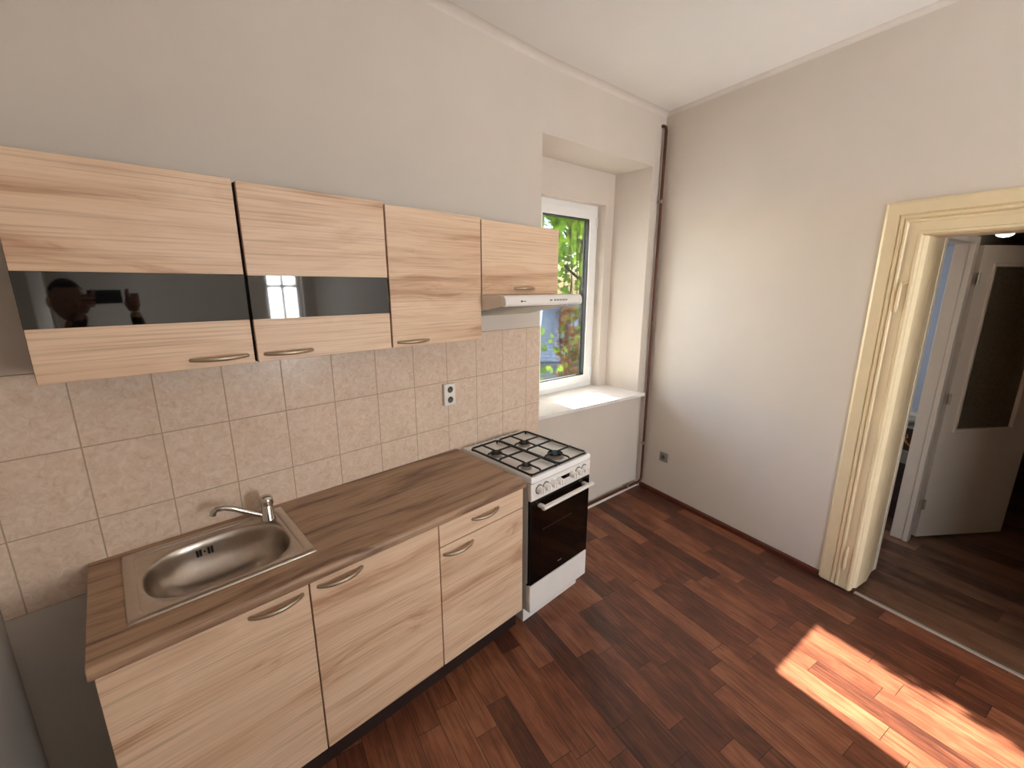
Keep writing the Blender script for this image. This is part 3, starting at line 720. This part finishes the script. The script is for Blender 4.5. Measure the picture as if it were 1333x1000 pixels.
# ------------------------------------------------------------------ pipe
pp = thing('heating_pipe', 'brown painted pipe rising in the corner beside the window', 'pipe', WO, WA)
bm = new_bm(); px = 1.222; r = 0.0115
pts = [(px-0.012, 0.02, 2.905), (px-0.006, -0.010, 2.905), (px, -0.026, 2.895), (px, -0.030, 2.87), (px+0.004, -0.030, 1.6), (px+0.010, -0.030, 0.9), (px+0.012, -0.030, 0.10),
       (px+0.008, -0.028, 0.075), (px-0.010, -0.022, 0.058), (px-0.03, -0.016, 0.053), (0.95, -0.004, 0.052), (0.5, -0.002, 0.052), (0.0, -0.002, 0.052)]
tube(bm, pts, r, 12, up=(1, 0, 0)); obj('pipe', bm, M_pipe, pp, smooth=True, angle=70)
def clamp(c, axis):
    bm = new_bm()
    lathe(bm, [(0.0125, -0.012), (0.0155, -0.012), (0.0155, 0.012), (0.0125, 0.012)], c, 16, axis, cap=False)
    if axis == 'z':
        box(bm, c[0]-0.028, c[0]-0.012, c[1]-0.002, c[1]+0.002, c[2]-0.010, c[2]+0.010); box(bm, c[0]+0.012, c[0]+0.024, c[1]-0.002, c[1]+0.002, c[2]-0.010, c[2]+0.010)
        tube(bm, [(c[0], c[1], c[2]), (c[0], 0.002, c[2])], 0.004, 8)
    else:
        box(bm, c[0]-0.010, c[0]+0.010, c[1]-0.002, c[1]+0.002, c[2]+0.012, c[2]+0.030)
        tube(bm, [(c[0], c[1], c[2]), (c[0], 0.032, c[2])], 0.004, 8)
    obj('clamp', bm, M_clamp, pp, smooth=True)
clamp((px+0.002, -0.030, 2.38), 'z'); clamp((px+0.011, -0.030, 0.42), 'z'); clamp((1.06, -0.008, 0.053), 'x')

# ------------------------------------------------------------------ outside the window
def leaf_mat(name, a, b, c):
    t = NT(name); oi = t.n('ShaderNodeNewGeometry'); col = t.ramp(oi.outputs['Random Per Island'], [(0.0, lin(a)), (0.5, lin(b)), (1.0, lin(c))])
    t.set(col, 0.45); t.b.inputs['Specular IOR Level'].default_value = 0.3
    out = t.t.nodes['Material Output']; tr = t.n('ShaderNodeBsdfTranslucent'); mx = t.n('ShaderNodeMixShader'); mx.inputs[0].default_value = 0.5
    t.l(col, tr.inputs[0]); t.l(t.b.outputs[0], mx.inputs[1]); t.l(tr.outputs[0], mx.inputs[2]); t.l(mx.outputs[0], out.inputs[0])
    return t.m
M_leaf = leaf_mat('ivy_leaves', '6E9A2A', '93C03A', 'B9DE5C')
M_leafd = leaf_mat('dry_ivy_leaves', '7A4A2A', 'A8754A', 'C79B6C')
M_leaft = leaf_mat('tree_leaves', '6A9A3C', '90BE4E', 'B8DA74')
M_stem = plain('vine_stem', '4A3524', 0.8)
IVY = [(0, -0.5), (0.28, -0.42), (0.52, -0.25), (0.30, 0.0), (0.46, 0.22), (0.18, 0.24), (0, 0.62), (-0.18, 0.24), (-0.46, 0.22), (-0.30, 0.0), (-0.52, -0.25), (-0.28, -0.42)]
def add_leaf(bm, p, size, nrm, rng):
    nrm = Vector(nrm).normalized(); u = nrm.cross(Vector((0, 0, 1)))
    if u.length < 1e-3: u = Vector((1, 0, 0))
    u.normalize(); v = nrm.cross(u); a = rng.uniform(-0.9, 0.9)+pi*0; ca, sa = cos(a), sin(a)
    U, V_ = u*ca+v*sa, -u*sa+v*ca
    pts = [bm.verts.new(p + (U*x + V_*-y)*size + nrm*(-0.35*abs(x)*size)) for (x, y) in IVY]
    c = bm.verts.new(p); k = len(pts)
    for i in range(k): bm.faces.new((c, pts[i], pts[(i+1) % k]))
def leaves(n, gen, size, rng, face, jit=0.7):
    bm = new_bm()
    for _ in range(n):
        p = Vector(gen()); d = Vector(face) + Vector((rng.uniform(-1, 1), rng.uniform(-1, 1), rng.uniform(-1, 1)))*jit
        add_leaf(bm, p, size*rng.uniform(0.6, 1.3), d, rng)
    return bm
rng = random.Random(11)
iv = thing('ivy', 'green ivy with dry brown leaves hanging round the outside of the window', 'climbing plant', wf(0.62, 0.55, 0.6), WA)
def g_right():
    z = rng.uniform(0.3, 2.3); edge = 0.28+0.03*sin(z*9)+0.03*sin(z*23+1)
    return (edge+rng.random()**1.15*0.42, rng.uniform(0.05, 0.28), z)
def g_top():
    x = rng.uniform(-0.5, 0.75); d = 0.10+0.07*sin(x*11)+0.05*sin(x*27)+0.22*max(0, x-0.1)
    return (x, rng.uniform(0.05, 0.3), 1.72-d*rng.random()**1.3+0.12)
o = obj('foliage', leaves(250, g_right, 0.060, rng, (-0.3, -1, 0.2)), M_leaf, iv)
o = obj('foliage', leaves(320, g_top, 0.062, rng, (-0.2, -1, 0.2)), M_leaf, iv)
def g_dry():
    z = rng.uniform(0.30, 0.98); return (0.30+0.02*sin(z*20)+rng.random()*0.16, rng.uniform(0.03, 0.22), z)
o = obj('dry_foliage', leaves(230, g_dry, 0.045, rng, (-0.3, -1, 0.1), 1.0), M_leafd, iv); o['label'] = 'brown dried leaves low on the ivy'
bm = new_bm()
for k in range(7):
    x = 0.33+0.05*k; tube(bm, [(x+0.03*sin(z*5+k), 0.15+0.03*sin(z*3+k*2), z) for z in [0.1+i*0.12 for i in range(19)]], 0.005, 6)
obj('stem', bm, M_stem, iv, smooth=True)
# tree a few metres out
tr = thing('tree', 'leafy green tree just outside, left of the neighbouring roof', 'tree', (3.3, 2.9, -3.2))
def g_tree():
    while True:
        x, y, z = rng.uniform(-1, 1), rng.uniform(-1, 1), rng.uniform(-1, 1)
        if 0.25 < x*x+y*y+z*z < 1: return (-0.35+x*0.62, 0.55+y*0.62, 3.75+z*1.25)
obj('foliage', leaves(420, g_tree, 0.12, rng, (-0.7, -0.7, 0.4), 0.9), M_leaft, tr)
bm = new_bm(); tube(bm, [(0, 0.3, 0), (-0.1, 0.4, 1.4), (-0.2, 0.5, 2.8), (-0.3, 0.55, 4.3)], [0.10, 0.08, 0.06, 0.02], 10)
for a in range(6): tube(bm, [(-0.2, 0.5, 2.6+0.2*a), (-0.3+0.5*cos(a*1.7), 0.55+0.5*sin(a*1.7), 3.2+0.25*a)], [0.025, 0.006], 7)
obj('trunk', bm, M_stem, tr, smooth=True)
tr2 = thing('tree', 'bright leafy tree behind the window top, over the neighbouring roof', 'tree', (5.6, 4.1, -3.2))
def g_tree2():
    while True:
        x, y, z = rng.uniform(-1, 1), rng.uniform(-1, 1), rng.uniform(-1, 1)
        if 0.25 < x*x+y*y+z*z < 1: return (x*1.5, y*1.5, 6.3+z*1.05)
obj('foliage', leaves(420, g_tree2, 0.17, rng, (-0.7, -0.7, 0.4), 0.9), M_leaft, tr2)
bm = new_bm(); tube(bm, [(0.3, 0, 0), (0.25, 0, 2.5), (0.15, 0, 4.6), (0, 0, 6.6)], [0.14, 0.11, 0.08, 0.02], 10)
for a in range(6): tube(bm, [(0.1, 0, 4.9+0.15*a), (1.0*cos(a*1.9), 1.0*sin(a*1.9), 5.7+0.2*a)], [0.035, 0.008], 7)
obj('trunk', bm, M_stem, tr2, smooth=True)
# neighbouring house
hs = thing('house', 'neighbouring white house with a large blue-grey roof', 'building', (10.2, 8.2, -3.2), radians(-50))
bm = new_bm(); box(bm, -7, 7, -1.5, 6.5, 0, 2.75); prism(bm, [(-1.5, 2.70), (6.5, 2.70), (2.5, 4.25)], -7, 7, 'x'); obj('wall', bm, plain('house_render', 'DDDDDD', 0.8), hs)
def roof_mat():
    t = NT('blue_grey_roof_tiles'); tc = t.n('ShaderNodeTexCoord'); w = t.n('ShaderNodeTexWave', wave_type='BANDS', bands_direction='Y'); w.inputs['Scale'].default_value = 1.6; w.inputs['Distortion'].default_value = 0.6
    t.l(tc.outputs['Object'], w.inputs['Vector']); t.set(t.ramp(w.outputs['Fac'], [(0.1, lin('8497AE')), (0.6, lin('A6B8CC'))]), 0.6); return t.m
bm = new_bm()
prism(bm, [(-2.1, 2.46), (2.5, 4.30), (2.5, 4.46), (-2.2, 2.54)], -7.4, 7.4, 'x'); prism(bm, [(7.1, 2.46), (2.5, 4.30), (2.5, 4.46), (7.2, 2.54)], -7.4, 7.4, 'x')
obj('roof', bm, roof_mat(), hs)
bm = new_bm(); box(bm, -7, 7, -1.56, -1.5, 1.35, 1.55); o = obj('red_band', bm, plain('red_band_paint', 'A8485A', 0.7), hs); o['label'] = 'reddish band along the wall'
for x in (-4.5, 0.6, 4.5):
    bm = frame_bm(x-0.5, x+0.5, 0.3, 1.2, 0.08, -1.55, -1.49); wv = obj('window', bm, M_upvc, hs)
    bm = new_bm(); box(bm, x-0.42, x+0.42, -1.52, -1.505, 0.38, 1.12); obj('pane', bm, M_bglass, wv)
bm = new_bm(); box(bm, -60, 60, -60, 60, -3.4, -3.2)
struct('ground', bm, plain('bounce_ground', 'CFCAC0', 0.9, var=0.12, nscale=0.4), 'ground outside the house', 'ground')  # unseen ground, made pale to bounce sunlight up into the niche and ceiling

# ------------------------------------------------------------------ the photographer, mirrored in the black glass strip
ph = thing('person', 'person in a dark jacket holding up a phone, mirrored in the black glass strip', 'person', (-2.18, -2.265, 0), radians(-20))
V = [(0, 0, 0.95, .135, .105), (0, 0.0, 1.10, .135, .095), (0, -.005, 1.28, .150, .105), (0, -.01, 1.41, .125, .085), (-.03, .03, 1.49, .055, .055), (-.05, .06, 1.56, .052, .052),
     (-.17, -.01, 1.42, .062, .062), (-.235, .09, 1.22, .048, .048), (-.12, .24, 1.46, .036, .036), (-.075, .29, 1.60, .028, .028),
     (.17, -.01, 1.42, .062, .062), (.245, .10, 1.23, .048, .048), (.19, .25, 1.47, .036, .036), (.150, .30, 1.60, .028, .028),
     (-.095, 0, .88, .095, .095), (-.10, .02, .50, .062, .062), (-.105, -.01, .10, .042, .042), (-.115, .10, .035, .036, .034), (-.12, .17, .03, .03, .028),
     (.095, 0, .88, .095, .095), (.10, .02, .50, .062, .062), (.105, -.01, .10, .042, .042), (.115, .10, .035, .036, .034), (.12, .17, .03, .03, .028)]
E_ = [(0,1),(1,2),(2,3),(3,4),(4,5),(3,6),(6,7),(7,8),(8,9),(3,10),(10,11),(11,12),(12,13),(0,14),(14,15),(15,16),(16,17),(17,18),(0,19),(19,20),(20,21),(21,22),(22,23)]
me = bpy.data.meshes.new('body'); me.from_pydata([v[:3] for v in V], E_, [])
tmp = bpy.data.objects.new('body_tmp', me); COL.objects.link(tmp)
sm = tmp.modifiers.new('skin', 'SKIN'); sm.use_smooth_shade = True
for i, v in enumerate(V):
    sv = me.skin_vertices[0].data[i]; sv.radius = (v[3], v[4]); sv.use_root = (i == 0)
tmp.modifiers.new('sub', 'SUBSURF').levels = 2; tmp.modifiers['sub'].render_levels = 2
dg = bpy.context.evaluated_depsgraph_get(); me2 = bpy.data.meshes.new_from_object(tmp.evaluated_get(dg))
bpy.data.objects.remove(tmp); me2.name = 'body'
body = bpy.data.objects.new('body', me2); COL.objects.link(body); body.parent = ph
me2.materials.clear()
for m_ in (M_cloth, M_jeans, M_shoe, M_skin): me2.materials.append(m_)
for p in me2.polygons:
    c = p.center; p.use_smooth = True
    p.material_index = 2 if c.z < 0.085 else 1 if c.z < 0.93 else 3 if (c.z > 1.485 and abs(c.x+.04) < .075 and c.y < .13) or (c.z > 1.565 and c.y > .2) else 0
bm = new_bm(); hc = Vector((-.065, .095, 1.665))
g = bmesh.ops.create_uvsphere(bm, u_segments=28, v_segments=20, radius=1)
for v in bm.verts:
    x, y, z = v.co; k = 1 - 0.18*max(0, -z)*(1 if y > -0.2 else 1.3)
    v.co = Vector((x*0.075*k, y*0.096*k + (0.012 if z < -0.3 and y > 0 else 0), z*0.118)) + hc
tube(bm, [hc+Vector((0, .088, .015)), hc+Vector((0, .104, -.012)), hc+Vector((0, .116, -.028)), hc+Vector((0, .096, -.036))], [.007, .010, .014, .008], 10)
for sx in (-1, 1): sphere(bm, hc+Vector((sx*.076, -.008, -.005)), 0.03, 12, (0.3, 0.65, 1.05))
for sx in (-1, 1): sphere(bm, hc+Vector((sx*.030, .083, .012)), 0.013, 10, (1, .7, .8))
tube(bm, [hc+Vector((-.024, .083, -.062)), hc+Vector((0, .094, -.060)), hc+Vector((.024, .083, -.062))], .006, 8)
head = obj('head', bm, M_skin, ph, smooth=True, angle=80)
bm = new_bm(); g = bmesh.ops.create_uvsphere(bm, u_segments=28, v_segments=20, radius=1)
for v in bm.verts: v.co = Vector((v.co.x*0.079, v.co.y*0.100, v.co.z*0.122)) + hc + Vector((0, -.004, .003))
bmesh.ops.delete(bm, geom=[v for v in bm.verts if (v.co-hc).z < 0.045+0.35*(v.co-hc).y*(1 if (v.co-hc).y > 0 else 1.2) ], context='VERTS')
obj('hair', bm, M_hair, head, smooth=True, angle=80)
def hand(wrist, side, ph_edge):
    """palm behind the phone edge, fingers curled over it, thumb on top"""
    bm = new_bm(); w = Vector(wrist); e = Vector(ph_edge)
    tube(bm, [w, w.lerp(e, .45)+Vector((0, -.008, .008)), w.lerp(e, .85)+Vector((side*.008, -.014, .012))], [.026, .036, .030], 14, flat=0.55)
    for k in range(4):
        b = w.lerp(e, .8)+Vector((side*.016, -.012, -.026+.019*k)); L = (.048, .056, .060, .052)[k]
        tube(bm, [b, b+Vector((side*.012, .022, .006)), b+Vector((side*.002, .022+L*.45, .010)), b+Vector((-side*L*.55, .018+L*.45, .010))], [.0095, .009, .0085, .0075], 10)
    b = w.lerp(e, .45)+Vector((-side*.010, .004, .022))
    tube(bm, [b, b+Vector((-side*.012, .010, .026)), b+Vector((-side*.018, .020, .052)), b+Vector((-side*.016, .028, .072))], [.013, .0115, .010, .008], 10)
    return obj('hand', bm, M_skin, ph, smooth=True, angle=80)
hand((-.075, .29, 1.605), -1, (-.050, .335, 1.672)); hand((.150, .30, 1.605), 1, (.130, .335, 1.672))
po = thing('phone', 'black phone held up sideways by the person, mirrored in the black glass strip', 'phone', (-2.050, -1.980, 1.688), radians(-30))
bm = new_bm(); box(bm, -.081, .081, -.004, .004, -.038, .038); obj('body', bm, M_phone, po, bevel=0.003)
bm = new_bm(); box(bm, -.074, -.044, .004, .0058, .002, .032); obj('camera_bump', bm, M_dark, po, bevel=0.002)
